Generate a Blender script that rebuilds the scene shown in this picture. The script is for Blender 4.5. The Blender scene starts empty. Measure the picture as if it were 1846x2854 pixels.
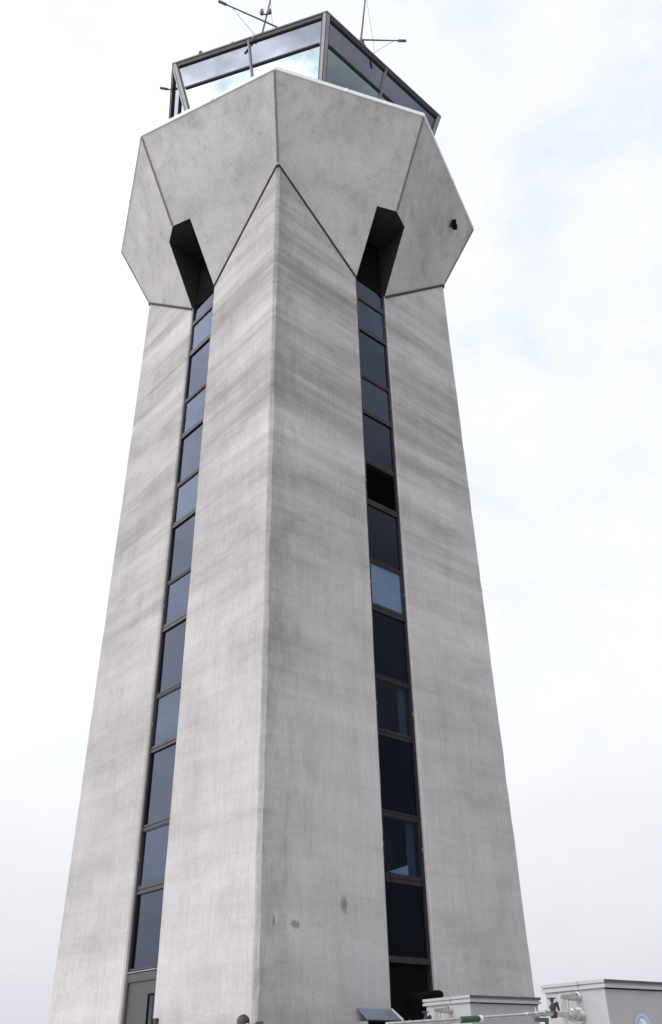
import bpy, bmesh, math, random
from mathutils import Vector as V, Matrix
random.seed(7)
R = math.radians
scene = bpy.context.scene
col = scene.collection

# ------------------------------------------------------------------ materials
def newmat(name):
    m = bpy.data.materials.new(name); m.use_nodes = True
    nt = m.node_tree
    return m, nt, nt.nodes['Principled BSDF']
def N(nt, kind, **kw):
    n = nt.nodes.new(kind)
    for k, v in kw.items():
        if k in n.inputs.keys() if isinstance(k, str) else False: n.inputs[k].default_value = v
        else: setattr(n, k, v)
    return n
def L(nt, a, b): nt.links.new(a, b)
def ramp(nt, fac, stops):
    r = nt.nodes.new('ShaderNodeValToRGB'); e = r.color_ramp.elements
    e[0].position, e[0].color = stops[0][0], (*stops[0][1], 1) if len(stops[0][1]) == 3 else stops[0][1]
    e[1].position, e[1].color = stops[-1][0], (*stops[-1][1], 1)
    for p, c in stops[1:-1]:
        q = e.new(p); q.color = (*c, 1)
    L(nt, fac, r.inputs[0]); return r.outputs[0]
def g(v): return (v, v, v)
def noise(nt, vec, scale, detail=4, rough=.55, dist=0):
    n = nt.nodes.new('ShaderNodeTexNoise')
    n.inputs['Scale'].default_value = scale; n.inputs['Detail'].default_value = detail
    n.inputs['Roughness'].default_value = rough; n.inputs['Distortion'].default_value = dist
    if vec is not None: L(nt, vec, n.inputs['Vector'])
    return n.outputs['Fac']
def mapping(nt, vec, scale, loc=(0, 0, 0), rot=(0, 0, 0)):
    m = nt.nodes.new('ShaderNodeMapping'); L(nt, vec, m.inputs['Vector'])
    m.inputs['Scale'].default_value = scale; m.inputs['Location'].default_value = loc; m.inputs['Rotation'].default_value = rot
    return m.outputs[0]
def mathn(nt, op, a, b=None, c=None, clamp=False):
    m = nt.nodes.new('ShaderNodeMath'); m.operation = op; m.use_clamp = clamp
    for i, x in enumerate((a, b, c)):
        if x is None: continue
        if isinstance(x, (int, float)): m.inputs[i].default_value = x
        else: L(nt, x, m.inputs[i])
    return m.outputs[0]
def mixc(nt, mode, fac, a, b):
    m = nt.nodes.new('ShaderNodeMix'); m.data_type = 'RGBA'; m.blend_type = mode
    for i, x in ((0, fac), (6, a), (7, b)):
        if isinstance(x, (int, float)): m.inputs[i].default_value = x
        elif isinstance(x, tuple): m.inputs[i].default_value = (*x, 1)
        else: L(nt, x, m.inputs[i])
    return m.outputs[2]
def bump(nt, bsdf, h, strength, dist):
    b = nt.nodes.new('ShaderNodeBump'); b.inputs['Strength'].default_value = strength; b.inputs['Distance'].default_value = dist
    L(nt, h, b.inputs['Height']); L(nt, b.outputs[0], bsdf.inputs['Normal'])

def concrete(name, base, banded):
    m, nt, b = newmat(name)
    tc = nt.nodes.new('ShaderNodeTexCoord').outputs['Object']
    if banded:
        band = noise(nt, mapping(nt, tc, (.085, .085, .88)), 1.0, 10, .68, .12)       # pour bands of the form lifts
        wide = noise(nt, mapping(nt, tc, (.12, .12, .16), (3, 5, 1)), 1.0, 3, .5)
        c_hi = ramp(nt, band, [(.33, g(.60)), (.45, g(.79)), (.55, g(.96)), (.68, g(1.12))])
        c_lo = ramp(nt, band, [(.33, g(.86)), (.47, g(.97)), (.60, g(1.04)), (.70, g(1.07))])
        sz = nt.nodes.new('ShaderNodeSeparateXYZ'); L(nt, tc, sz.inputs[0])
        up_ = ramp(nt, mathn(nt, 'MULTIPLY_ADD', noise(nt, mapping(nt, tc, (.2, .2, .2)), 1.0, 2), .5, mathn(nt, 'MULTIPLY', sz.outputs['Z'], .04)), [(.52, g(0)), (.85, g(1))])
        c = mixc(nt, 'MIX', up_, c_lo, c_hi)
        c2 = ramp(nt, wide, [(.32, g(.86)), (.62, g(1.06))])
        mott = noise(nt, mapping(nt, tc, (.8, .8, .8), (7, 1, 4)), 1.0, 9, .70, .4)
    else:
        mott = noise(nt, mapping(nt, tc, (.7, .7, .7), (2, 9, 4)), 1.0, 8, .68, .3)
        wide = noise(nt, mapping(nt, tc, (.35, .35, .35)), 1.0, 3, .5)
        c = ramp(nt, wide, [(.30, g(.84)), (.65, g(1.06))])
        c2 = ramp(nt, noise(nt, mapping(nt, tc, (1.9, 1.9, 1.9), (1, 2, 3)), 1.0, 8, .72, .15), [(.30, g(.76)), (.46, g(.99)), (.6, g(1.03))])
    c3 = ramp(nt, mott, [(.30, g(.86)), (.52, g(1.0)), (.72, g(1.07))])
    streak = noise(nt, mapping(nt, tc, (15, 15, 1.3)), 1.0, 5, .7)                  # fine vertical board marks
    c4 = ramp(nt, streak, [(.30, g(.91)), (.52, g(1.0)), (.72, g(1.05))])
    run = noise(nt, mapping(nt, tc, (2.6, 2.6, .22), (4, 4, 0)), 1.0, 5, .65, .5)        # rain runs
    c5 = ramp(nt, run, [(.28, g(.93)), (.48, g(1.0)), (.7, g(1.02))])
    grain = noise(nt, tc, 28, 3, .7)
    c6 = ramp(nt, grain, [(.25, g(.86)), (.75, g(1.11))])
    extra = []
    if not banded:
        drip = noise(nt, mapping(nt, tc, (2.4, 2.4, .16), (1, 6, 2)), 1.0, 6, .65, .3)
        sz = nt.nodes.new('ShaderNodeSeparateXYZ'); L(nt, tc, sz.inputs[0])
        wz = ramp(nt, mathn(nt, 'MULTIPLY_ADD', sz.outputs['Z'], .2, -4.6), [(.05, g(0)), (.70, g(1))])
        extra.append(mixc(nt, 'MIX', wz, (1, 1, 1), ramp(nt, drip, [(.32, g(.80)), (.50, g(1.0)), (.7, g(1.04))])))
    if banded:
        pour = noise(nt, mapping(nt, tc, (.05, .05, 2.4), (3, 3, 8)), 1.0, 8, .72, .12)      # crisp lift lines
        extra.append(mixc(nt, 'MIX', up_, (1, 1, 1), ramp(nt, pour, [(.36, g(.84)), (.47, g(.97)), (.52, g(1.0)), (.66, g(1.07))])))
        thin = noise(nt, mapping(nt, tc, (.30, .30, 2.6), (9, 2, 3)), 1.0, 6, .65, .8)
        extra.append(ramp(nt, thin, [(.30, g(.92)), (.50, g(1.0)), (.72, g(1.03))]))
        sp = nt.nodes.new('ShaderNodeSeparateXYZ'); L(nt, tc, sp.inputs[0])
        near = mathn(nt, 'MULTIPLY_ADD', mathn(nt, 'MAXIMUM', sp.outputs['X'], mathn(nt, 'MULTIPLY', sp.outputs['X'], -6.0)), .42, noise(nt, mapping(nt, tc, (1.6, 1.6, .9), (4, 8, 8)), 1.0, 6, .7))
        extra.append(ramp(nt, near, [(.46, g(.74)), (.74, g(1.0))]))          # grime along the near arris
        fine = noise(nt, mapping(nt, tc, (5, 5, 3), (2, 7, 1)), 1.0, 7, .62)
        for ct, rx, rz in (((1.42, -3.845, 3.42), .10, .20), ((.594, -4.665, 3.0), .15, .075), ((.25, -5.005, 3.02), .03, .11)):
            sb = nt.nodes.new('ShaderNodeVectorMath'); sb.operation = 'SUBTRACT'; L(nt, tc, sb.inputs[0]); sb.inputs[1].default_value = ct
            ml_ = nt.nodes.new('ShaderNodeVectorMath'); ml_.operation = 'MULTIPLY'; L(nt, sb.outputs[0], ml_.inputs[0]); ml_.inputs[1].default_value = (1 / rx, 1 / rx, 1 / rz)
            ln_ = nt.nodes.new('ShaderNodeVectorMath'); ln_.operation = 'LENGTH'; L(nt, ml_.outputs[0], ln_.inputs[0])
            extra.append(ramp(nt, mathn(nt, 'MULTIPLY', mathn(nt, 'MULTIPLY_ADD', fine, 2.4, ln_.outputs['Value']), .35), [(.60, g(.52)), (.70, g(.80)), (.80, g(1.0))]))
    x = mixc(nt, 'MULTIPLY', 1, base, c)
    for k in [c2, c3, c4, c5, c6] + extra: x = mixc(nt, 'MULTIPLY', 1, x, k)
    L(nt, x, b.inputs['Base Color'])
    b.inputs['Roughness'].default_value = .9; b.inputs['Specular IOR Level'].default_value = .25
    h = mathn(nt, 'ADD', streak, mathn(nt, 'MULTIPLY', grain, .6))
    bump(nt, b, h, .45, .012)
    return m
def plain(name, colr, rough=.5, metal=0, var=.12, scale=6, spec=.5, streak=False):
    m, nt, b = newmat(name)
    tc = nt.nodes.new('ShaderNodeTexCoord').outputs['Object']
    n = noise(nt, mapping(nt, tc, (1, 1, .25 if streak else 1)), scale, 5, .65)
    c = ramp(nt, n, [(.28, g(1 - var)), (.7, g(1 + var * .6))])
    L(nt, mixc(nt, 'MULTIPLY', 1, colr, c), b.inputs['Base Color'])
    b.inputs['Roughness'].default_value = rough; b.inputs['Metallic'].default_value = metal
    b.inputs['Specular IOR Level'].default_value = spec
    bump(nt, b, n, .06, .01)
    return m
def gloss_panel(name, colr, rough, wave=.10, ior=1.5):
    m, nt, b = newmat(name)
    tc = nt.nodes.new('ShaderNodeTexCoord').outputs['Object']
    n = noise(nt, tc, .8, 2, .5)
    dirt = noise(nt, mapping(nt, tc, (5, 5, 1.2)), 1.0, 5, .7)
    L(nt, mixc(nt, 'MULTIPLY', 1, colr, ramp(nt, dirt, [(.3, g(.75)), (.7, g(1.25))])), b.inputs['Base Color'])
    L(nt, ramp(nt, dirt, [(.3, g(rough)), (.75, g(rough * 1.9))]), b.inputs['Roughness'])
    b.inputs['IOR'].default_value = ior; b.inputs['Specular Tint'].default_value = (.60, .72, 1.0, 1)
    bump(nt, b, n, wave, .02)
    return m
def glass(name, refl, tint, rough=.015, fac=None, wave=.12, ior=1.5):
    """coated window glass: mirror part over a tinted see-through part"""
    m, nt, b = newmat(name); nt.nodes.remove(b)
    out = nt.nodes['Material Output']
    tc = nt.nodes.new('ShaderNodeTexCoord').outputs['Object']
    n = noise(nt, tc, .55, 2, .5)
    bp = nt.nodes.new('ShaderNodeBump'); bp.inputs['Strength'].default_value = wave; bp.inputs['Distance'].default_value = .03
    L(nt, n, bp.inputs['Height'])
    gl = nt.nodes.new('ShaderNodeBsdfGlossy'); gl.inputs['Color'].default_value = (*refl, 1); gl.inputs['Roughness'].default_value = rough
    tr = nt.nodes.new('ShaderNodeBsdfTransparent'); tr.inputs['Color'].default_value = (*tint, 1)
    L(nt, bp.outputs[0], gl.inputs['Normal'])
    mx = nt.nodes.new('ShaderNodeMixShader')
    fr = nt.nodes.new('ShaderNodeFresnel'); geo = nt.nodes.new('ShaderNodeNewGeometry')      # same reflectance on both sides of the thin sheet
    L(nt, mathn(nt, 'MULTIPLY_ADD', geo.outputs['Backfacing'], 1 / ior - ior, ior), fr.inputs['IOR'])
    L(nt, bp.outputs[0], fr.inputs['Normal'])
    f = fr.outputs[0]
    if fac is not None: f = mathn(nt, 'ADD', mathn(nt, 'MULTIPLY', f, 1 - fac), fac, clamp=True)
    L(nt, f, mx.inputs[0]); L(nt, tr.outputs[0], mx.inputs[1]); L(nt, gl.outputs[0], mx.inputs[2])
    L(nt, mx.outputs[0], out.inputs['Surface'])
    return m

M = dict(
    shaft=concrete('banded_concrete', (.505, .480, .479), True),
    flare=concrete('mottled_concrete', (.50, .480, .482), False),
    notch=plain('painted_notch_shade', (.012, .011, .011), .9, var=.3, scale=2),  # recess shade put into the near-black colour of the notch walls
    sealant=plain('dark_sealant', (.17, .155, .15), .8, var=.3),
    reveal=plain('shadow_reveal', (.045, .036, .032), .9, var=.3),
    coping=plain('white_coping_metal', (.74, .75, .78), .4, .0, .06),
    bronze=gloss_panel('bronze_frame', (.028, .020, .019), .24, .03, 1.55),
    greyframe=plain('grey_frame_metal', (.30, .28, .295), .40, .2, .12),
    midframe=plain('mid_grey_frame_metal', (.20, .185, .195), .42, .2, .12),
    darkframe=plain('dark_transom_metal', (.045, .038, .04), .45, .1, .15),
    roof=plain('roof_edge_metal', (.10, .105, .115), .45, .2, .15),
    spandrel=glass('dark_blue_spandrel', (.68, .77, 1.0), (.008, .009, .014), .045, None, .22, 1.66),
    window=glass('tinted_window_glass', (.64, .73, .93), (.70, .74, .80), fac=.01, wave=.22),
    window_bright=glass('reflective_window_glass', (.70, .84, 1.0), (.84, .88, .92), fac=.10),
    pane_up=glass('smoked_upper_glass', (.66, .70, .80), (.05, .05, .06), .03, .44, .10),
    pane_lo=glass('reflective_lower_glass', (.78, .93, .98), (.10, .12, .13), .015, .50, .10),
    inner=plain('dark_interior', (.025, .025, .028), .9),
    cabin=plain('cab_interior', (.05, .05, .05), .9),
    pale_sheet=plain('pale_blue_sheet', (.34, .41, .53), .8, var=.12, scale=1.2),
    grey_band=plain('window_band_grey', (.07, .10, .13), .9, var=.1, streak=True),
    pane_triangle=plain('pale_blue_triangle', (.48, .58, .74), .7, var=.03),
    door=plain('brown_grey_door_paint', (.060, .055, .056), .5, var=.10),
    black=plain('black_paint', (.004, .004, .0045), .9, var=.2, spec=.08),
    brass=plain('old_brass', (.07, .048, .030), .6, .3, .3, 20),
    latch=plain('latch_brass', (.36, .27, .19), .4, .5),
    darkmetal=plain('dark_pole_metal', (.11, .10, .11), .5, .3),
    red=plain('red_lamp_glass', (.65, .10, .06), .3),
    white=plain('white_paint', (.78, .78, .78), .4),
    greypaint=plain('pale_grey_paint', (.41, .40, .415), .42, .0, .06, 3),
    lidpaint=plain('pale_grey_lid_paint', (.42, .41, .425), .45, .0, .07, 4),
    alu=plain('bright_aluminium', (.58, .575, .57), .30, .9, .25, 14),
    green=plain('green_tape', (.018, .075, .035), .6, var=.4, scale=30),
    blue=plain('blue_handwheel', (.04, .07, .16), .5),
    galv=plain('galvanised_sheet', (.25, .29, .34), .42, .5, .15, 4),
    emring=plain('emblem_blue', (.26, .31, .46), .5, var=.05),
    empale=plain('emblem_pale_blue', (.46, .53, .66), .5, var=.06),
    emwhite=plain('emblem_white', (.78, .80, .85), .5, var=.04),
    ground=plain('apron_concrete', (.42, .41, .39), .9, var=.25, scale=.4),
)

# ------------------------------------------------------------------ mesh helpers
class MB:
    def __init__(s): s.v = []; s.f = []
    def poly(s, pts):
        i = len(s.v); s.v += [V(p) for p in pts]; s.f.append(list(range(i, i + len(pts))))
    def prism(s, pts, vec):
        vec = V(vec); n = len(pts); i = len(s.v)
        s.v += [V(p) for p in pts] + [V(p) + vec for p in pts]
        s.f.append(list(range(i, i + n))[::-1]); s.f.append(list(range(i + n, i + 2 * n)))
        for k in range(n): s.f.append([i + k, i + (k + 1) % n, i + n + (k + 1) % n, i + n + k])
    def box(s, o, ax, ay, az, x, y, z):
        o, ax, ay, az = V(o), V(ax), V(ay), V(az)
        P = lambda a, b, c: o + ax * a + ay * b + az * c
        s.prism([P(x[0], y[0], z[0]), P(x[1], y[0], z[0]), P(x[1], y[1], z[0]), P(x[0], y[1], z[0])], az * (z[1] - z[0]))
    def bar(s, a, b, w, h, up=(0, 0, 1)):
        """rectangular bar from a to b, w wide, h along 'up'"""
        a, b = V(a), V(b); d = (b - a).normalized(); sd = d.cross(V(up)).normalized(); u = sd.cross(d).normalized()
        s.prism([a - sd * w / 2 - u * h / 2, a + sd * w / 2 - u * h / 2, a + sd * w / 2 + u * h / 2, a - sd * w / 2 + u * h / 2], b - a)
    def ring(s, c, d, r, n):
        d = V(d).normalized(); t = V((0, 0, 1)) if abs(d.z) < .9 else V((1, 0, 0))
        e = d.cross(t).normalized(); q = d.cross(e)
        i = len(s.v); s.v += [V(c) + (e * math.cos(2 * math.pi * k / n) + q * math.sin(2 * math.pi * k / n)) * r for k in range(n)]
        return i
    def lathe(s, a, d, prof, n=20):
        """prof = [(distance along d, radius)...]; closed at both ends"""
        a = V(a); d = V(d).normalized(); ids = [s.ring(a + d * h, d, max(r, 1e-4), n) for h, r in prof]
        for p, q in zip(ids, ids[1:]):
            for k in range(n): s.f.append([p + k, p + (k + 1) % n, q + (k + 1) % n, q + k])
        s.f.append([ids[0] + k for k in range(n)][::-1]); s.f.append([ids[-1] + k for k in range(n)])
    def rod(s, a, b, r, r2=None, n=12):
        a, b = V(a), V(b); s.lathe(a, b - a, [(0, r), ((b - a).length, r if r2 is None else r2)], n)
    def build(s, name, mat, parent=None, bevel=0, smooth=False):
        me = bpy.data.meshes.new(name); me.from_pydata(s.v, [], s.f)
        bm = bmesh.new(); bm.from_mesh(me); bmesh.ops.recalc_face_normals(bm, faces=bm.faces)
        if bevel:
            bmesh.ops.remove_doubles(bm, verts=bm.verts, dist=1e-5)
            bmesh.ops.bevel(bm, geom=list(bm.edges), offset=bevel, segments=2, affect='EDGES', profile=.6)
        bm.to_mesh(me); bm.free()
        if smooth:
            me.polygons.foreach_set('use_smooth', [True] * len(me.polygons)); me.set_sharp_from_angle(angle=R(40))
        me.materials.append(mat)
        o = bpy.data.objects.new(name, me); col.objects.link(o)
        if parent:
            o.parent = parent
            off = parent.get('_base', None)
            w = parent
            loc = V((0, 0, 0))
            while w: loc += w.location; w = w.parent
            me.transform(Matrix.Translation(-loc))
        return o
def tag(o, label=None, cat=None, group=None, kind=None):
    if label: o['label'] = label
    if cat: o['category'] = cat
    if group: o['group'] = group
    if kind: o['kind'] = kind
    return o
def thing(name, loc, label, cat, group=None):
    o = bpy.data.objects.new(name, None); o.empty_display_size = .3; o.location = loc; col.objects.link(o)
    return tag(o, label, cat, group)

# ------------------------------------------------------------------ ground
mb = MB(); mb.poly([(-3000, -3000, 0), (3000, -3000, 0), (3000, 3000, 0), (-3000, 3000, 0)])
tag(mb.build('ground', M['ground']), kind='structure')

# ------------------------------------------------------------------ control tower
AP = 3.677            # distance of a shaft face from the axis
HW = .6036            # half width of a window slot
ZR, ZN, ZA = 26.522, 23.32, 23.756
RIM = 6.494
tower = thing('control_tower', (0, 0, 0), 'tall grey concrete airport control tower with flared top and hexagonal glass cab', 'control tower')
def face(k):
    a = R(-45 + 90 * k); n = V((math.cos(a), math.sin(a), 0)); e = V((-n.y, n.x, 0))
    return n, e
def fp(k, s, rho, z):
    n, e = face(k); return n * rho + e * s + V((0, 0, z))
# shaft
CH, AR, DEEP = .075, .03, .62
plan = []
for k in range(4):
    for s, rho in ((-AP + CH, AP), (-HW - AR, AP), (-HW, AP - AR), (-HW, AP - DEEP), (HW, AP - DEEP), (HW, AP - AR), (HW + AR, AP), (AP - CH, AP)):
        plan.append(fp(k, s, rho, -.4))
mb = MB(); nl_ = 104; npl = len(plan)
wob = [[0.0] * npl for _ in range(nl_ + 1)]
for j in range(npl):
    edge_ = j % 8 in (0, 7, 1, 6); amp = .016 if j % 8 in (0, 7) else .009
    v = 0.0
    for i in range(nl_ + 1):
        v = v * .72 + random.uniform(-1, 1) * .6
        chip = random.random() < .05
        wob[i][j] = (v * amp + (random.uniform(.008, .02) if chip else 0)) if edge_ else 0.0
for i in range(nl_ + 1):
    z = -.4 + 25.9 * i / nl_
    for j, p in enumerate(plan):
        n, e = face(j // 8); inward = 1 if j % 8 in (0, 6) else -1
        bat = 1 + .013 * max(0.0, 1 - z / 20.0)          # slight batter towards the foot
        if j % 8 in (3, 4): bat = 1.0
        mb.v.append(V((p.x * bat, p.y * bat, z)) + e * wob[i][j] * inward)
for i in range(nl_):
    for j in range(npl):
        q = (j + 1) % npl
        mb.f.append([i * npl + j, i * npl + q, (i + 1) * npl + q, (i + 1) * npl + j])
mb.f.append(list(range(npl))[::-1]); mb.f.append([nl_ * npl + j for j in range(npl)])
shaft = mb.build('shaft', M['shaft'], tower)
# flared cabin base
def comp_z(rho, l): return ZR - 2.313 * (6.0 - (.9239 * rho + .3827 * l))
mb = MB()
rho_s = (6.0 - (ZR - ZN) / 2.313 - .3827 * HW) / .9239
rho_r = (6.0 - (ZR - ZN) / 2.313) / .9239
for k in range(4):
    for sg in (-1, 1):
        c = RIM * math.cos(R(45))
        pts = [fp(k, sg * 3.6, 3.6, comp_z(3.6, 3.6)), fp(k, sg * c, c, ZR), fp(k, 0, RIM, ZR), fp(k, 0, rho_r, ZN),
               fp(k, sg * HW, rho_s, ZN), fp(k, sg * HW, 3.60, comp_z(3.60, HW))]
        mb.poly(pts)
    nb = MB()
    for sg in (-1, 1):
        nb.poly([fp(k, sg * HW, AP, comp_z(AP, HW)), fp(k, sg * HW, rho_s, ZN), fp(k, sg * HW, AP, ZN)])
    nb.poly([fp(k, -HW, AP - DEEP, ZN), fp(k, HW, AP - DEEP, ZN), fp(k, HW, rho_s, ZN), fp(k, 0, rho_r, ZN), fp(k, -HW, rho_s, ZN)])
    for sg in (-1, 1):      # the painted recess shade wraps the slot arris above the flare's lower edge
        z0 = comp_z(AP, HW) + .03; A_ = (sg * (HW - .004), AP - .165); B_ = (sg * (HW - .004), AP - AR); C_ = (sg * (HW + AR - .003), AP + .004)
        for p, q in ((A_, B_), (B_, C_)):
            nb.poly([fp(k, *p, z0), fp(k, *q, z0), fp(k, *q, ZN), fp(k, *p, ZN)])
    bm_ = nb.build('notch_shade_walls', M['notch'], tower)
octo = [V((RIM * math.sin(R(45 * k)), -RIM * math.cos(R(45 * k)), 0)) for k in range(8)]
for k in range(8):        # inner parapet face and top
    a, b = octo[k], octo[(k + 1) % 8]; z = V((0, 0, ZR)); f = .90
    mb.poly([a + z, b + z, b * f + z, a * f + z])
    mb.poly([a * f + z, b * f + z, b * f + V((0, 0, 25.6)), a * f + V((0, 0, 25.6))])
mb.poly([p * .90 + V((0, 0, 25.6)) for p in octo])
flare = mb.build('flared_base', M['flare'], tower)
# joints of the flared panels
for k in range(4):
    n, e = face(k)
    mbj = MB(); mbj.bar(fp(k, 0, RIM - .02, ZR - .04), fp(k, 0, rho_r + .02, ZN + .03), .055, .05, n); mbj.build('joint_seal', M['sealant'], tower)
    cd = (n + e).normalized()
    mbj = MB(); mbj.bar(cd * (RIM - .012) + V((0, 0, ZR - .03)), cd * (5.2 + .02) + V((0, 0, ZA + .06)), .06, .05, cd); mbj.build('joint_seal', M['sealant'], tower)
    for sg in (-1, 1):
        a, b = fp(k, sg * (AP - .02), AP + .008, comp_z(AP, AP - .02) - .03), fp(k, sg * (HW + .02), AP + .008, comp_z(AP, HW) - .03)
        mbr = MB(); mbr.bar(a, b, .065, .05, n); mbr.build('shadow_joint', M['reveal'], tower)  # dark strip painting in the gap shadow below the flare edge
# coping round the rim
mb = MB()
for k in range(8):
    a, b = octo[k], octo[(k + 1) % 8]
    for (f0, f1, z0, z1) in ((1.006, .955, ZR + .003, ZR + .17),):
        P = [a * f0 + V((0, 0, z0)), b * f0 + V((0, 0, z0)), b * f1 + V((0, 0, z0)), a * f1 + V((0, 0, z0))]
        mb.prism(P, (0, 0, z1 - z0))
    t = .55 if k % 2 else .47
    m = a.lerp(b, t); d = (b - a).normalized()
    mb.bar(m * 1.0075 - d * .03 + V((0, 0, ZR + .085)), m * 1.0075 + d * .03 + V((0, 0, ZR + .085)), .02, .172)
mb.build('coping', M['coping'], tower)

# ---- window strips of the two faces that show
WIN = [(4.10, 5.23), (7.03, 8.21), (10.05, 11.20), (13.00, 14.18), (15.98, 17.15), (19.15, 20.25)]
SPT = [3.96, 6.91, 9.89, 12.87, 15.84, 18.97]
SPB = [2.65, 5.34, 8.30, 11.28, 14.29, 17.25, 20.40]
ST = .058
def fbox(mb, k, s, d, z):
    n, e = face(k); mb.box(n * AP, e, n, (0, 0, 1), s, d, z)
for k in (0, 3):
    right = k == 0
    bot = 2.56 if right else 2.555
    fr = MB()
    for sg in (-1, 1):
        s = sorted((sg * (HW - .002), sg * (HW - ST)))
        fbox(fr, k, s, (-.16, -.035), (bot if not right else 0.0, 21.03))
    for i in range(6):
        inner = (-HW + ST + .001, HW - ST - .001)
        for z0, z1 in ((SPT[i], WIN[i][0]), (WIN[i][1], SPB[i + 1])):
            zm = z0 + (z1 - z0) * .55
            fbox(fr, k, inner, (-.16, -.038), (z0, zm - .012)); fbox(fr, k, inner, (-.16, -.060), (zm - .0115, zm + .0115)); fbox(fr, k, inner, (-.16, -.042), (zm + .012, z1))
    fbox(fr, k, (-HW + ST + .001, HW - ST - .001), (-.16, -.038), (2.54 if right else 2.56, SPB[0] if right else 2.60))
    fr.build('strip_frame', M['bronze'], tower)
    for i in range(7):
        z0 = SPB[i] if (i or right) else 2.60
        z1 = SPT[i] if i < 6 else 21.03
        sp = MB(); fbox(sp, k, (-HW + ST + .002, HW - ST - .002), (-.13, -.085), (z0 + .001, z1 - .001))
        sp.build('spandrel_panel', M['spandrel'], tower)
    for i, (z0, z1) in enumerate(WIN):
        w = MB(); a = HW - ST - .002
        sw = .026
        for s in ((-a, -a + sw), (a - sw, a)): fbox(w, k, s, (-.11, -.050), (z0 + .002, z1 - .002))
        for z in ((z0 + .002, z0 + .028), (z1 - .026, z1 - .002)): fbox(w, k, (-a + sw + .001, a - sw - .001), (-.11, -.05), z)
        wo = w.build('window', M['bronze'], tower)
        gone = right and i == 3
        if not gone:
            p = MB()
            fbox(p, k, (-a + sw + .001, a - sw - .001), (-.082, -.076), (z0 + .029, z1 - .027))
            p.build('pane', M['window_bright' if right and i == 2 else 'window'], wo)
        else:
            wo['label'] = 'black louvred opening in place of a window'
            p = MB()
            nl, el_ = face(k)
            zz = z0 + .075
            while zz < z1 - .09:
                p.box(nl * (AP - .10) + V((0, 0, zz)), el_, (nl - V((0, 0, .9))).normalized(), (0, 0, 1), (-a + sw + .001, a - sw - .001), (0, .05), (0, .008)); zz += .05
            fbox(p, k, (-a + sw + .001, a - sw - .001), (-.115, -.105), (z0 + .029, z1 - .027))
            p.build('louvre', M['black'], wo)
        if right and i == 2:
            b = MB(); fbox(b, k, (-a + sw, a - sw), (-.115, -.11), (z0 + .03, z1 - .028)); b.build('pale_sheet', M['pale_sheet'], wo)  # pale blue sheet close behind the pane
            wo['label'] = 'pale blue window with a pale sheet behind the glass'
        if right and i < 2:
            b = MB(); fbox(b, k, (.27, a - sw), (-.20, -.195), (z0 + .03, z1 - .028)); b.build('grey_band', M['grey_band'], wo)  # grey upright band behind part of the pane
        if right and i == 0:
            n, e = face(k); b = MB(); q = lambda s, z: n * (AP - .12) + e * s + V((0, 0, z))
            b.prism([q(-.36, z0 + .06), q(.20, z0 + .02), q(.20, z0 + .24)], n * .006); b.build('pane_triangle', M['pane_triangle'], wo)  # small pale triangle behind the foot of the pane
        for sg in (-1, 1):
            la = MB(); fbox(la, k, sorted((sg * (HW - .025), sg * (HW - .045))), (-.034, -.02), (z0 + .52, z0 + .60))
            la.build('latch', M['latch'], wo)
    vd = MB(); fbox(vd, k, (-HW + ST + .002, HW - ST - .002), (-.13, -.09), (21.04, ZN - .004)); vd.build('top_panel', M['black'], tower)
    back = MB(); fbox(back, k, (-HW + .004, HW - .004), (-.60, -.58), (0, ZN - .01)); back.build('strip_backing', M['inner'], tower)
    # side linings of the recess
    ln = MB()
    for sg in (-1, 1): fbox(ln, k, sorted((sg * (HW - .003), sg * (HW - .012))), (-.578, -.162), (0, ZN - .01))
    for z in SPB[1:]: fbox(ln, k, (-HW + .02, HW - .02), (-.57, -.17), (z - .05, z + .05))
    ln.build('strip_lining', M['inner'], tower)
for k in (1, 2):
    sp = MB(); fbox(sp, k, (-HW + .003, HW - .003), (-.13, -.06), (0, ZN - .004)); sp.build('spandrel_strip', M['spandrel'], tower)
# door on the left face
k = 3
d = MB(); fbox(d, k, (-HW + .004, HW - .004), (-.10, -.06), (0, 2.505))
door = d.build('door', M['door'], tower)
d = MB(); fbox(d, k, (-HW + .004, HW - .004), (-.06, -.02), (2.522, 2.545)); d.build('door_sill_flashing', M['galv'], tower)
d = MB()
for sg in (-1, 1): fbox(d, k, sorted((sg * (HW - .004), sg * (HW - .07))), (-.058, -.025), (0, 2.36))
fbox(d, k, (-HW + .004, HW - .004), (-.058, -.03), (2.362, 2.505)); d.build('door_frame', M['door'], door)
# vision slot beside the latch edge (t 3.25 .. 3.38 from the near corner)
d = MB(); s0, s1 = AP - 3.40, AP - 3.25
fbox(d, k, (s0 - .03, s0), (-.058, -.035), (.9, 2.12)); fbox(d, k, (s0, s1), (-.058, -.035), (2.10, 2.13)); d.build('slot_trim', M['black'], door)
d = MB(); fbox(d, k, (s0 + .001, s1), (-.058, -.050), (.9, 2.098)); d.build('vision_panel', M['spandrel'], door)
d = MB(); n, e = face(k); d.rod(n * (AP - .06) + e * .42 + V((0, 0, 1.02)), n * (AP + .02) + e * .42 + V((0, 0, 1.02)), .015)
d.rod(n * (AP + .01) + e * .43 + V((0, 0, 1.02)), n * (AP + .01) + e * .28 + V((0, 0, 1.02)), .012); d.build('handle', M['alu'], door)
# dark doorway on the right face
d = MB(); fbox(d, 0, (-HW + ST + .003, HW - ST - .003), (-.14, -.12), (0, 2.538)); dd = d.build('door', M['black'], tower)
dd['label'] = 'black unlit doorway under the right window strip'
d = MB(); fbox(d, 0, (HW - .16, HW - .125), (-.118, -.05), (.9, 1.2)); d.build('handle', M['bronze'], dd)

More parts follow.
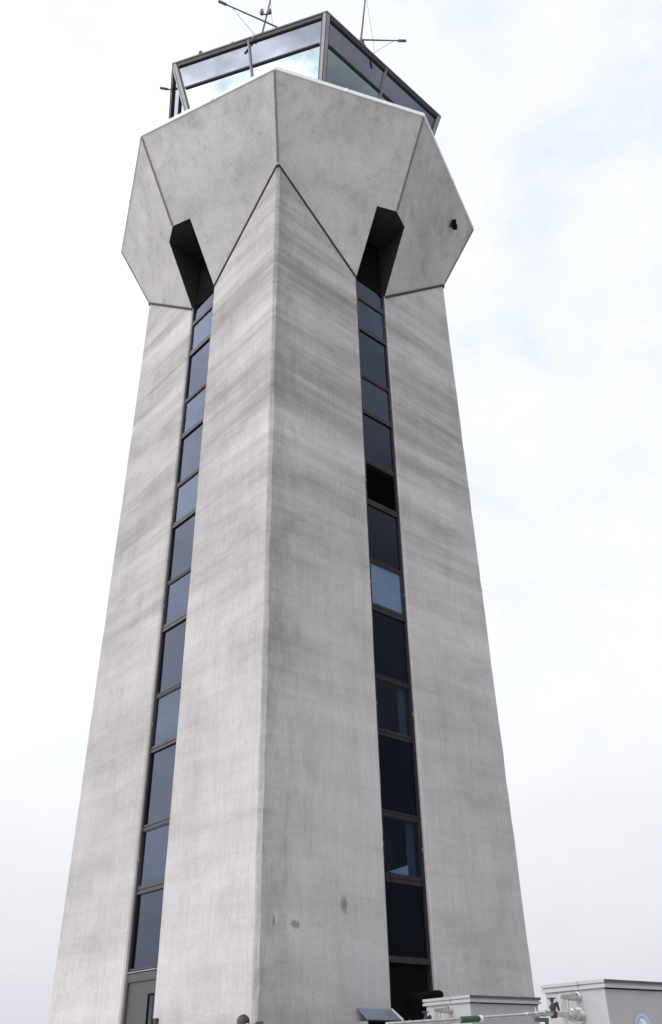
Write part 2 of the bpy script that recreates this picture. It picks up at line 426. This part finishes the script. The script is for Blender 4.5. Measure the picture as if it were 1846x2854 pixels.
# ---- hexagonal glass cab
PH = R(16.0); RT, RB, ZT, ZB = 5.82, 4.108, 31.43, ZR
def cabR(z): return RB + (RT - RB) * (z - ZB) / (ZT - ZB)
def cv(k, z, off=0):
    a = PH + k * math.pi / 3; r = cabR(z) + off
    return V((r * math.sin(a), -r * math.cos(a), z))
ZL = 26.75
ZTR = ZT + (ZB - ZT) * .235
mb = MB()
hexa = [cv(j, ZL, 0) for j in range(6)]
mb.prism([V((p.x, p.y, 25.602)) for p in hexa], (0, 0, ZL - 25.602))
mb.build('cab_base', M['roof'], tower)
mb = MB(); mb.prism([cv(j, ZT - .22, -.12) for j in range(6)], (0, 0, .05)); mb.build('cab_ceiling', M['cabin'], tower)
mb = MB(); mb.prism([cv(j, ZL, -2.6) for j in range(6)], (0, 0, ZT - .3 - ZL)); mb.build('cab_core', M['cabin'], tower)
for j in range(6):
    a = PH + (j + .5) * math.pi / 3
    h = V((math.sin(a), -math.cos(a), 0))
    slope = (RT - RB) * math.cos(math.pi / 6) / (ZT - ZB)
    nrm = (h - V((0, 0, slope))).normalized()          # outward normal of the leaning glass
    P = lambda t, z, o=0: cv(j, z).lerp(cv(j + 1, z), t) + nrm * o
    edge = (cv(j + 1, ZT) - cv(j, ZT)).length
    cw = .115                                              # half corner post seen on this side
    for (za, zb, mat) in ((ZL, ZTR, 'pane_lo'), (ZTR, ZT - .10, 'pane_up')):
        for (ta, tb) in ((0.0, .5), (.5, 1.0)):
            p = MB()
            q = [P(ta, za, -.03), P(tb, za, -.03), P(tb, zb, -.03), P(ta, zb, -.03)]
            c = sum(q, V()) / 4
            q = [x + (c - x) * .004 for x in q]
            p.prism(q, nrm * -.014); p.build('pane', M[mat], tower)
    # mullion, transom
    m = MB(); m.bar(P(.5, ZL, .01), P(.5, ZT - .09, .01), .062, .10, nrm); m.build('mullion', M['midframe'], tower)
    m = MB()
    for (ta, tb) in ((.035, .49), (.51, .965)): m.bar(P(ta, ZTR, .0), P(tb, ZTR, .0), .05, .07, nrm)
    m.build('transom', M['darkframe'], tower)
    m = MB(); m.bar(P(.03, ZT - .13, .005), P(.97, ZT - .13, .005), .12, .07, nrm); m.build('head_rail', M['darkframe'], tower)
    # corner post: two flat covers either side of the corner and a darker gasket
    m = MB()
    for jj, t0, t1, w0, ww in ((j, 1 - cw / edge, 1, 0, 0),):
        pass
    k0 = j
    for side in (0, 1):
        jj = (j - 1) % 6 if side else j
        aa = PH + (jj + .5) * math.pi / 3; hh = V((math.sin(aa), -math.cos(aa), 0)); nn = (hh - V((0, 0, slope))).normalized()
        A0, A1 = cv(j, ZL), cv(j, ZT - .06)
        o = cv(j - 1 if side else j + 1, ZT) - cv(j, ZT); o.normalize()
        m.prism([A0 + nn * .05, A0 + o * cw * .8 + nn * .05, A1 + o * cw + nn * .05, A1 + nn * .05], nn * -.09)
    post = m.build('corner_post', M['greyframe'], tower)
    m = MB()
    for side in (0, 1):
        jj = (j - 1) % 6 if side else j
        aa = PH + (jj + .5) * math.pi / 3; hh = V((math.sin(aa), -math.cos(aa), 0)); nn = (hh - V((0, 0, slope))).normalized()
        A0, A1 = cv(j, ZL), cv(j, ZT - .06)
        o = cv(j - 1 if side else j + 1, ZT) - cv(j, ZT); o.normalize()
        m.prism([A0 + o * (cw * .8 + .003) + nn * .022, A0 + o * (cw * .8 + .045) + nn * .022, A1 + o * (cw + .05) + nn * .022, A1 + o * (cw + .003) + nn * .022], nn * -.05)
    m.build('gasket', M['bronze'], post)
mb = MB()
mb.prism([cv(j, ZT, .05) + V((0, 0, -.06)) for j in range(6)], (0, 0, .085))
mb.prism([cv(j, ZT, -.03) + V((0, 0, .027)) for j in range(6)], (0, 0, .14))
mb.build('roof', M['roof'], tower)

# ------------------------------------------------------------------ roof gear
ZG = ZT + .165
def mast(loc, top, label, legs, group):
    t = thing('antenna_mast', loc, label, 'antenna', group)
    m = MB(); m.rod(loc, top, .037, .028); m.build('mast_tube', M['darkmetal'], t)
    m = MB()
    for (dx, dy, h) in legs:
        f = h / (top[2] - loc[2]); q = V(loc).lerp(V(top), f)
        m.rod((loc[0] + dx, loc[1] + dy, loc[2]), q, .022)
    m.build('brace_legs', M['darkmetal'], t)
    m = MB(); q = V(loc).lerp(V(top), .75); m.rod((loc[0] + .5, loc[1] + .25, loc[2]), q, .007, n=6); m.build('guy_wire', M['darkmetal'], t)
    return t
ml = mast((-.86, -4.60, ZG), (-.40, -4.78, 35.2), 'dark leaning antenna mast on the cab roof carrying two red lamps', [(-.16, -.05, .75), (.22, .10, .75), (.10, -.12, .75)], 'antenna masts on the cab roof')
m = MB(); m.bar((-.84, -4.72, 33.33), (-.55, -4.72, 33.33), .04, .04); m.build('cross_arm', M['darkmetal'], ml)
mast((2.72, -4.28, ZG), (3.16, -4.34, 36.2), 'dark leaning antenna mast at the right-hand roof edge without lamps', [(-.10, .05, .6), (.16, .03, .5)], 'antenna masts on the cab roof')
for x, lab in ((-.82, 'red obstruction lamp on the outer end of the mast cross arm'), (-.54, 'red obstruction lamp close against the mast')):
    t = thing('obstruction_lamp', (x, -4.72, 33.35), lab, 'warning lamp', 'red lamps on the roof mast')
    m = MB(); m.lathe((x, -4.72, 33.35), (0, 0, 1), [(0, .05), (.05, .075), (.20, .075), (.22, .06)], 14); m.build('lamp_base', M['darkmetal'], t, smooth=True)
    m = MB(); m.lathe((x, -4.72, 33.57), (0, 0, 1), [(0, .062), (.08, .062), (.13, .045), (.155, .01)], 14); m.build('lamp_glass', M['red'], t, smooth=True)
def boom(a, b, root, wire, wire_end, label):
    a, b = V(a), V(b); t = thing('roof_boom', a, label, 'boom arm', 'boom arms out from the roof edge')
    d = (b - a).normalized()
    m = MB(); m.rod(a, b - d * .28, .028, .024); m.build('arm', M['darkmetal'], t, smooth=True)
    m = MB(); m.lathe(b - d * .32, d, [(0, .026), (.06, .048), (.30, .048), (.32, .036)], 14); m.build('head', M['darkmetal'], t, smooth=True)
    m = MB(); m.rod(root, a, .05); m.lathe(V(root) - V((0, 0, .01)), (0, 0, 1), [(0, .09), (.025, .09)], 12); m.build('bracket', M['darkmetal'], t)
    if wire:
        m = MB(); m.rod(wire, wire_end, .008, n=6); m.build('stay_wire', M['darkmetal'], t)
boom((-.22, -5.05, ZG + .19), (-2.10, -6.06, ZG + .19), (-.22, -4.98, ZG), (-1.665, -5.813, ZG + .19), (-.95, -4.85, ZG), 'long boom arm reaching out left over the bright glass side, beside the mast with lamps')
boom((2.80, -4.36, ZG + .19), (4.37, -4.205, ZG + .19), (2.83, -4.22, ZG), (3.935, -4.25, ZG + .19), (3.13, -3.92, ZG), 'long boom arm reaching out right over the shaded glass side')
boom((-4.30, -3.00, ZG + .19), (-4.819, -3.136, ZG + .19), (-4.20, -2.97, ZG), None, None, 'short boom arm poking out at the far left corner of the cab roof')
for (x, y, h, lab) in ((-3.06, -4.28, .30, 'short grey vent stub on the roof edge near the left corner'), (-1.83, -4.60, .14, 'tiny grey vent stub on the roof edge between left corner and mast')):
    m = MB(); m.lathe((x, y, ZG), (0, 0, 1), [(0, .05), (h * .6, .05), (h * .62, .075), (h, .075)], 12)
    tag(m.build('vent_stub', M['darkmetal']), lab, 'vent', 'stubs on the roof edge')
t = thing('roof_glint', (-1.03, -5.02, ZT - .10), 'small white shape added as a sun glint under the roof edge beside the left middle mullion', 'glint')
m = MB(); m.lathe((-1.03, -4.98, ZT - .10), (-.23, -.93, -.2), [(0, .03), (.05, .05), (.08, .048), (.10, .02)], 14); m.build('glint_body', M['white'], t, smooth=True)  # white body added to stand in for a sun glint
m = MB(); m.bar((-1.03, -4.96, ZT - .12), (-1.03, -4.96, ZT - .03), .04, .04, (0, 1, 0)); m.build('glint_bracket', M['white'], t)
# flood light on the right flare
n = V((.848, -.351, -.397)); c = V((5.50, -1.17, 25.425)); e = V((0, 0, 1)).cross(n).normalized(); u = n.cross(e)
t = thing('flood_light', c, 'small dark flood light fixed to the right side of the flared concrete', 'flood light')
m = MB(); m.box(c, e, u, n, (-.05, .05), (-.07, .11), (0, .07)); m.build('bracket', M['darkmetal'], t)
m = MB(); m.box(c + n * .07 + u * .05, e, (u - n * .3).normalized(), n, (-.085, .085), (-.23, .13), (0, .17)); fl = m.build('housing', M['black'], t, bevel=.015)
m = MB(); m.box(c + n * .245 + u * .05, e, (u - n * .3).normalized(), n, (-.065, .065), (-.05, .11), (0, .004)); m.build('lens', M['galv'], fl)

# ------------------------------------------------------------------ things at the foot
def fw(k, t, d, z):      # point near a face: t from the near corner
    return fp(k, (t - AP) if k == 0 else (AP - t), AP + d + .046, z)
# vent hood on the right face
t = thing('vent_hood', fw(0, 2.6, 0, .9), 'grey sheet metal vent with sloping hood on the tower wall beside the black doorway', 'vent hood')
m = MB()
m.prism([fw(0, 2.19, .004, 1.762), fw(0, 3.04, .004, 1.762), fw(0, 3.03, .26, 1.59), fw(0, 2.19, .26, 1.59)], (0, 0, -.012)); h = m.build('hood_sheet', M['galv'], t)
m = MB(); m.prism([fw(0, 3.035, .004, 1.775), fw(0, 3.075, .004, 1.775), fw(0, 3.075, .27, 1.60), fw(0, 3.035, .27, 1.60)], (0, 0, -.03)); m.build('hood_lip', M['coping'], h)
m = MB(); n0, e0 = face(0)
m.box(fw(0, 2.22, .004, .9), e0, n0, (0, 0, 1), (0, .03), (0, .215), (0, .66)); m.build('side_panel', M['greypaint'], t); m = MB(); m.box(fw(0, 2.22, .004, .9), e0, n0, (0, 0, 1), (.75, .78), (0, .215), (0, .66)); m.build('side_panel', M['greypaint'], t)
m = MB(); m.box(fw(0, 2.25, .004, .9), e0, n0, (0, 0, 1), (.002, .718), (0, .16), (0, .66))
for i in range(6): m.box(fw(0, 2.25, .16, .93 + i * .11), e0, (n0 - V((0, 0, .5))).normalized(), (0, 0, 1), (.01, .71), (0, .04), (0, .012))
m.build('louvre', M['black'], t)
# black rounded duct by the doorway
m = MB(); a, b = fw(0, 3.30, .30, 1.93), fw(0, 4.12, .30, 2.02)
m.lathe(a, b - a, [(0, .075), (.60, .078), (.72, .075), (.79, .055), (.825, .02)], 20); m.rod(fw(0, 3.6, -.10, 1.95), fw(0, 3.6, .30, 1.95), .06)
tag(m.build('duct', M['black'], smooth=True), 'black rounded duct sticking out of the dark doorway behind the smaller cabinet', 'duct')
# twin post bracket on the left face
t = thing('wall_bracket', fw(3, 2.97, 0, 1.2), 'small brown twin post bracket on the wall beside the grey door', 'bracket')
for t0 in (2.84, 3.00):
    m = MB(); m.box(fw(3, t0, .004, 1.1), face(3)[1], face(3)[0], (0, 0, 1), (-.07, 0), (0, .06), (0, .60)); m.build('post', M['brass'], t)
m = MB(); m.box(fw(3, 2.98, .004, 1.14), face(3)[1], face(3)[0], (0, 0, 1), (-.02, .115), (0, .05), (0, .05)); m.build('strap', M['brass'], t)
# brown hydrant like fitting before the near corner
c = V((.06, -6.80, 0))
t = thing('hydrant', c, 'brown metal hydrant with domed cap standing in front of the near tower corner', 'hydrant')
m = MB(); m.lathe(c, (0, 0, 1), [(0, .17), (.05, .17), (.06, .10), (1.30, .10), (1.34, .15), (1.40, .15), (1.43, .095), (1.47, .09)], 20); m.build('stand_pipe', M['brass'], t, smooth=True)
m = MB(); m.lathe(c + V((0, 0, 1.468)), (0, 0, 1), [(0, .095), (.02, .092), (.055, .072), (.08, .042), (.09, .01)], 20); m.build('dome_cap', M['brass'], t, smooth=True)
m = MB(); a = c + V((.10, 0, 1.37)); m.lathe(a, (1, .05, .06), [(0, .06), (.08, .06), (.09, .085), (.19, .085), (.20, .05)], 16); m.build('outlet', M['reveal'], t, smooth=True)
m = MB(); m.lathe(c + V((-.10, -.03, 1.36)), (-1, 0, 0), [(0, .05), (.06, .05), (.07, .07), (.11, .07)], 16); m.build('outlet', M['brass'], t, smooth=True)
m = MB(); m.rod(c + V((.02, -.10, 1.40)), c + V((.10, -.14, 1.415)), .022); m.build('lever', M['coping'], t)
m = MB(); m.lathe(c + V((.08, -.15, 1.37)), (0, -1, 0), [(0, .03), (.03, .03), (.04, .015)], 12); m.build('knob', M['red'], t)

# equipment cabinets with pipe fittings
EL = V((-math.sin(R(39.5)), math.cos(R(39.5)), 0)); ER = V((EL.y, -EL.x, 0)); UP = V((0, 0, 1))
def cabinet(c, label):
    """c = top of the near corner of the lid"""
    t = thing('equipment_cabinet', (c[0], c[1], 0), label, 'cabinet', 'grey equipment cabinets by the tower')
    c = V(c)
    P = lambda l, r, z: c + EL * l + ER * r + UP * z
    LN, RN = 1.09, 1.56
    m = MB(); m.box(P(.045, .035, 0), EL, ER, UP, (0, LN - .09), (0, RN - .07), (-c.z + .12, -.088)); body = m.build('body', M['greypaint'], t, bevel=.008)
    m = MB(); m.box(c, EL, ER, UP, (0, LN), (0, RN), (-.036, 0)); m.box(c, EL, ER, UP, (.018, LN - .018), (.022, RN - .022), (-.062, -.036)); m.box(c, EL, ER, UP, (0, LN), (0, RN), (-.094, -.058))
    m.build('lid', M['lidpaint'], t)
    m = MB(); m.box(c, EL, ER, UP, (-.003, .01), (.004, RN - .004), (-.034, -.003)); m.build('lid_edge_strip', M['darkmetal'], t)  # dark strip along the lid's top edge, on this side only
    m = MB(); m.box(c, EL, ER, UP, (.030, .05), (.04, RN - .04), (-.108, -.0945)); m.build('lid_shadow_strip', M['black'], t)  # black strip painting in the shadow line beneath the lid
    m = MB(); m.box(c, EL, ER, UP, (LN * .40, LN * .407), (-.004, .02), (-.094, .002)); m.build('lid_seam', M['galv'], t)
    for l in (.12, LN - .24):
        m = MB(); m.box(P(l, .08, 0), EL, ER, UP, (0, .12), (0, RN - .16), (-c.z, -c.z + .12)); m.build('skid', M['darkmetal'], t)
    # upper stub: horizontal cylinder on the left side with two drop tubes
    s = P(.49, .035, -.172)
    m = MB(); m.lathe(s, -ER, [(0, .060), (.02, .060), (.022, .048), (.20, .047), (.27, .034), (.33, .028), (.36, .020)], 20); st = m.build('upper_stub', M['alu'], t, smooth=True)
    m = MB(); q = s - ER * .33
    m.rod(q, q - UP * .62, .014); m.rod(q + ER * .035 - EL * .01, q + ER * .035 - UP * .62 - EL * .01, .010)
    m.rod(q + ER * .10, q + ER * .10 - UP * .16, .022)
    m.build('drop_tube', M['alu'], st, smooth=True)
    # lower flange
    s = P(.50, .035, -.382)
    m = MB(); m.lathe(s, -ER, [(0, .098), (.014, .098), (.016, .066), (.11, .062), (.115, .078), (.15, .078), (.155, .055), (.20, .050), (.205, .066), (.225, .066), (.23, .04), (.30, .036)], 24)
    fl = m.build('pipe_flange', M['alu'], t, smooth=True)
    m = MB(); m.rod(s - ER * .13 + UP * .07, s - ER * .13 + UP * .14, .010); m.build('bleed_pin', M['alu'], fl)
    # emblem on the right side: ring, pale field, bird-like white figure
    ec = P(.0445, .69, -.535); nn = -EL
    ring = lambda r0, r1, d: None
    def disc(name, r, d, mat, par):
        m = MB(); m.lathe(ec + nn * d, nn, [(0, r), (.002, r)], 40); return m.build(name, M[mat], par)
    em = disc('emblem', .178, .0005, 'emring', t)
    disc('emblem_band', .170, .003, 'empale', em)
    disc('emblem_line', .128, .006, 'emring', em)
    disc('emblem_field', .118, .009, 'empale', em)
    m = MB(); q = lambda a, b: ec + nn * .012 + ER * a + UP * b
    m.prism([q(-.055, .100), q(-.02, .108), q(.025, .085), (q(.06, .045)), q(.082, -.01), q(.085, -.06), q(.06, -.09), q(.03, -.06), q(.02, -.01), q(-.005, .03), q(-.03, .06), q(-.055, .08)], nn * .002)
    m.prism([q(-.085, .045), q(-.068, .052), q(-.05, .01), q(-.02, -.03), q(-.01, -.075), q(-.045, -.10), q(-.085, -.06), q(-.10, -.01)], nn * .002)
    m.build('emblem_bird', M['emwhite'], em)
    return t, P
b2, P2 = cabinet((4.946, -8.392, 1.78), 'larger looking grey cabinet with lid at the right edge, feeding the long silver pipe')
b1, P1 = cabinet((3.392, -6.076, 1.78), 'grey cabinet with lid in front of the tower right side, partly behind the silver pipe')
def pipework(P, pts, label, tape, group):
    """pipe running out from the lower flange; pts = (out, z) pairs"""
    Q = lambda o, z, l=.50: P(l, -o, z - 1.78)
    t = thing('pipe', Q(*pts[0]), label, 'pipe', group)
    m = MB()
    for a, b in zip(pts, pts[1:]): m.rod(Q(*a), Q(*b), .029, n=18)
    for o, z in pts[1:-1]: m.lathe(Q(o, z) , (Q(*pts[-1]) - Q(*pts[0])), [(-.035, .036), (.035, .036)], 18)
    m.build('tube', M['alu'], t, smooth=True)
    if tape:
        a, b = V(Q(*pts[-2])), V(Q(*pts[-1]))
        f = lambda o: a.lerp(b, (o - pts[-2][0]) / (pts[-1][0] - pts[-2][0]))
        p, q = f(tape[0]), f(tape[1]); n = 7
        m = MB(); Ln = (q - p).length
        m.lathe(p, q - p, [x for i in range(n) for x in ((Ln * i / n, .0315), (Ln * (i + .5) / n, .036))] + [(Ln, .0315)], 18)
        tp = m.build('green_tape', M['green'], t)
        m = MB(); m.lathe(p, p - q, [(0.01, .036), (.05, .036)], 18); m.build('tape_end', M['white'], tp)
    # valve with handwheel on top of the pipe
    vo, vz = .47, pts[0][1] + (pts[1][1] - pts[0][1]) * (.47 - pts[0][0]) / (pts[1][0] - pts[0][0])
    v = Q(vo, vz)
    m = MB(); m.lathe(v - UP * .045, UP, [(0, .035), (.02, .046), (.07, .046), (.09, .032), (.11, .045), (.135, .045), (.15, .022), (.185, .016), (.19, .028), (.21, .026)], 16); va = m.build('valve', M['brass'], t, smooth=True)
    m = MB(); w = v + UP * .175
    n = 18; ringp = [w + (EL * math.cos(2 * math.pi * i / n) + ER * math.sin(2 * math.pi * i / n)) * .052 for i in range(n)]
    for i in range(n): m.rod(ringp[i], ringp[(i + 1) % n], .007, n=6)
    for i in (0, 6, 12): m.rod(w, ringp[i], .006, n=6)
    m.rod(w - UP * .03, w + UP * .01, .012); m.build('handwheel', M['blue'], va)
    m = MB(); a = v - ER * -.05 + UP * .10; m.rod(a, a + ER * .045 + UP * .025, .022); m.rod(a + ER * .04 + UP * .03, a + ER * .06 - UP * .06, .016); m.build('lever', M['brass'], va)
    # clamp with stub leg under the pipe
    o = .79; z = pts[1][1] + (pts[2][1] - pts[1][1]) * (o - pts[1][0]) / (pts[2][0] - pts[1][0]) if len(pts) > 2 else pts[0][1]
    cpt = Q(o, z)
    m = MB(); m.lathe(cpt, ER, [(-.012, .036), (.012, .036)], 16); m.rod(cpt, cpt + UP * .075, .010); m.build('pipe_clip', M['alu'], t)
    m = MB(); m.bar(cpt - UP * .058 - ER * .02, cpt - UP * .058 + ER * .19, .05, .045); m.bar(cpt - UP * .05 + ER * .16, cpt - UP * .18 + ER * .20, .045, .045, (1, 0, 0)); m.build('rest_arm', M['darkmetal'], t)
    # prop standing on the ground
    m = MB(); e = Q(pts[-1][0] - .12, pts[-1][1]); m.rod((e.x, e.y, 0), e - UP * .028, .02); m.lathe((e.x, e.y, 0), UP, [(0, .12), (.015, .12)], 16); m.build('prop', M['darkmetal'], t)
pipework(P2, [(.26, 1.398), (.63, 1.411), (.95, 1.385), (3.2, 1.262)], 'long silver pipe with green tape running left from the nearer cabinet', (1.79, 2.10), 'silver pipes with valves')
pipework(P1, [(.26, 1.398), (.63, 1.392), (.95, 1.385), (1.25, 1.37)], 'short silver pipe with blue handwheel at the cabinet beside the doorway', None, 'silver pipes with valves')

# ------------------------------------------------------------------ light, sky, camera
SUN = V((-.72, -.48, .50)).normalized()
sl = bpy.data.lights.new('sun', 'SUN'); sl.energy = .62; sl.angle = R(16); sl.color = (1.0, .965, .92)
so = bpy.data.objects.new('sun', sl); col.objects.link(so); so.rotation_euler = (-SUN).to_track_quat('-Z', 'Y').to_euler()

w = bpy.data.worlds.new('World'); scene.world = w; w.use_nodes = True
nt = w.node_tree; bg = nt.nodes['Background']; bg.inputs['Strength'].default_value = .1
sky = nt.nodes.new('ShaderNodeTexSky'); sky.sky_type = 'NISHITA'; sky.sun_disc = False
sky.sun_elevation = math.asin(SUN.z); sky.sun_rotation = math.atan2(SUN.x, SUN.y) % (2 * math.pi)
sky.air_density = 1.0; sky.dust_density = .6; sky.ozone_density = 1.5
dirv = nt.nodes.new('ShaderNodeTexCoord').outputs['Generated']
sep = nt.nodes.new('ShaderNodeSeparateXYZ'); L(nt, dirv, sep.inputs[0])
zc = mathn(nt, 'ADD', mathn(nt, 'MAXIMUM', sep.outputs['Z'], 0.0), .22)
comb = nt.nodes.new('ShaderNodeCombineXYZ')
L(nt, mathn(nt, 'DIVIDE', sep.outputs['X'], zc), comb.inputs[0]); L(nt, mathn(nt, 'DIVIDE', sep.outputs['Y'], zc), comb.inputs[1])
pl = comb.outputs[0]
def dot(v):
    d = nt.nodes.new('ShaderNodeVectorMath'); d.operation = 'DOT_PRODUCT'; L(nt, dirv, d.inputs[0]); d.inputs[1].default_value = V(v).normalized(); return d.outputs['Value']
n1 = noise(nt, mapping(nt, dirv, (1, 1, 1.4), (1.7, .4, 0)), 8.0, 10, .62, .2)
n0 = noise(nt, mapping(nt, dirv, (1, 1, 1.2), (.3, 2.4, .6)), 2.0, 4, .55, .3)
n2 = noise(nt, mapping(nt, dirv, (1, 1, 1.5), (5.2, 3.1, 2)), 7.0, 9, .6, .3)
fr = mathn(nt, 'MULTIPLY_ADD', n0, .55, mathn(nt, 'MULTIPLY_ADD', dot((-.9, .3, -.5)), .16, mathn(nt, 'MULTIPLY', n1, .6)))
cov = ramp(nt, fr, [(.37, g(.95)), (.50, g(.97)), (.60, g(1.0))])
tintc = ramp(nt, fr, [(.38, (.83, .905, 1.0)), (.47, (.92, .95, 1.0)), (.57, (.965, .975, 1.0))])
lobe = mathn(nt, 'POWER', mathn(nt, 'MAXIMUM', dot(SUN), 0.0), 5.0)
rear = mathn(nt, 'POWER', mathn(nt, 'MAXIMUM', dot((-.50, -.79, .36)), 0.0), 7.0)  # bright sky patch added behind the viewer for the cab glass reflections
leftv = mathn(nt, 'POWER', mathn(nt, 'MAXIMUM', dot((-.84, .12, .52)), 0.0), 6.0)        # bright sky patch added at left for the left glass reflections
rr_ = mathn(nt, 'POWER', mathn(nt, 'MAXIMUM', dot((.35, -.72, .60)), 0.0), 3.0)  # bright sky patch added out of view to fill the right-hand faces
low = mathn(nt, 'POWER', mathn(nt, 'MAXIMUM', dot((1, -.05, .06)), 0.0), 7.0)  # dark sky patch added low at right to blacken the glass
dark = mathn(nt, 'POWER', mathn(nt, 'MAXIMUM', dot((.93, -.12, .27)), 0.0), 4.5)         # dark sky patch added off to the right to deepen glass reflections
lum = mathn(nt, 'MULTIPLY_ADD', rear, 8.0, mathn(nt, 'MULTIPLY_ADD', rr_, 4.4, mathn(nt, 'MULTIPLY_ADD', leftv, 6.5, mathn(nt, 'MULTIPLY_ADD', lobe, .8, 5.95))))
lum = mathn(nt, 'MULTIPLY', lum, mathn(nt, 'MULTIPLY_ADD', dark, -.70, 1.0))
lum = mathn(nt, 'MULTIPLY', lum, mathn(nt, 'MULTIPLY_ADD', low, -.80, 1.0))
lum = mathn(nt, 'MULTIPLY', lum, mixc(nt, 'MIX', mathn(nt, 'MULTIPLY_ADD', dot((-.1, -1, .1)), .75, .30, clamp=True), ramp(nt, n2, [(.30, g(.97)), (.5, g(1.0)), (.7, g(1.02))]), ramp(nt, n2, [(.34, g(.26)), (.46, g(.62)), (.52, g(1.0)), (.60, g(1.4)), (.72, g(1.8))])))
hz = ramp(nt, sep.outputs['Z'], [(.0, (.66, .66, .70)), (.10, (.80, .80, .83)), (.34, g(1.0))])
cl = nt.nodes.new('ShaderNodeVectorMath'); cl.operation = 'SCALE'; L(nt, mixc(nt, 'MULTIPLY', 1, tintc, hz), cl.inputs[0]); L(nt, lum, cl.inputs['Scale'])
L(nt, mixc(nt, 'MIX', cov, sky.outputs[0], cl.outputs[0]), bg.inputs['Color'])

cam = bpy.data.cameras.new('camera'); co = bpy.data.objects.new('camera', cam); col.objects.link(co)
yaw, pitch, roll, fpx = R(-3.155), R(32.938), R(-1.137), 2402.63
fwd = V((math.sin(yaw) * math.cos(pitch), math.cos(yaw) * math.cos(pitch), math.sin(pitch)))
rr = V((math.cos(yaw), -math.sin(yaw), 0)); uu = rr.cross(fwd)
r2 = rr * math.cos(roll) + uu * math.sin(roll); u2 = -rr * math.sin(roll) + uu * math.cos(roll)
mat = Matrix((r2, u2, -fwd)).transposed().to_4x4(); mat.translation = V((2.265, -21.133, .85))
co.matrix_world = mat
cam.sensor_fit = 'VERTICAL'; cam.sensor_height = 36; cam.sensor_width = 24; cam.lens = fpx / 2854 * 36; cam.clip_end = 8000; cam.clip_start = .05
scene.camera = co
vs = scene.view_settings; vs.view_transform = 'Standard'; vs.look = 'None'; vs.exposure = .81; vs.gamma = 1
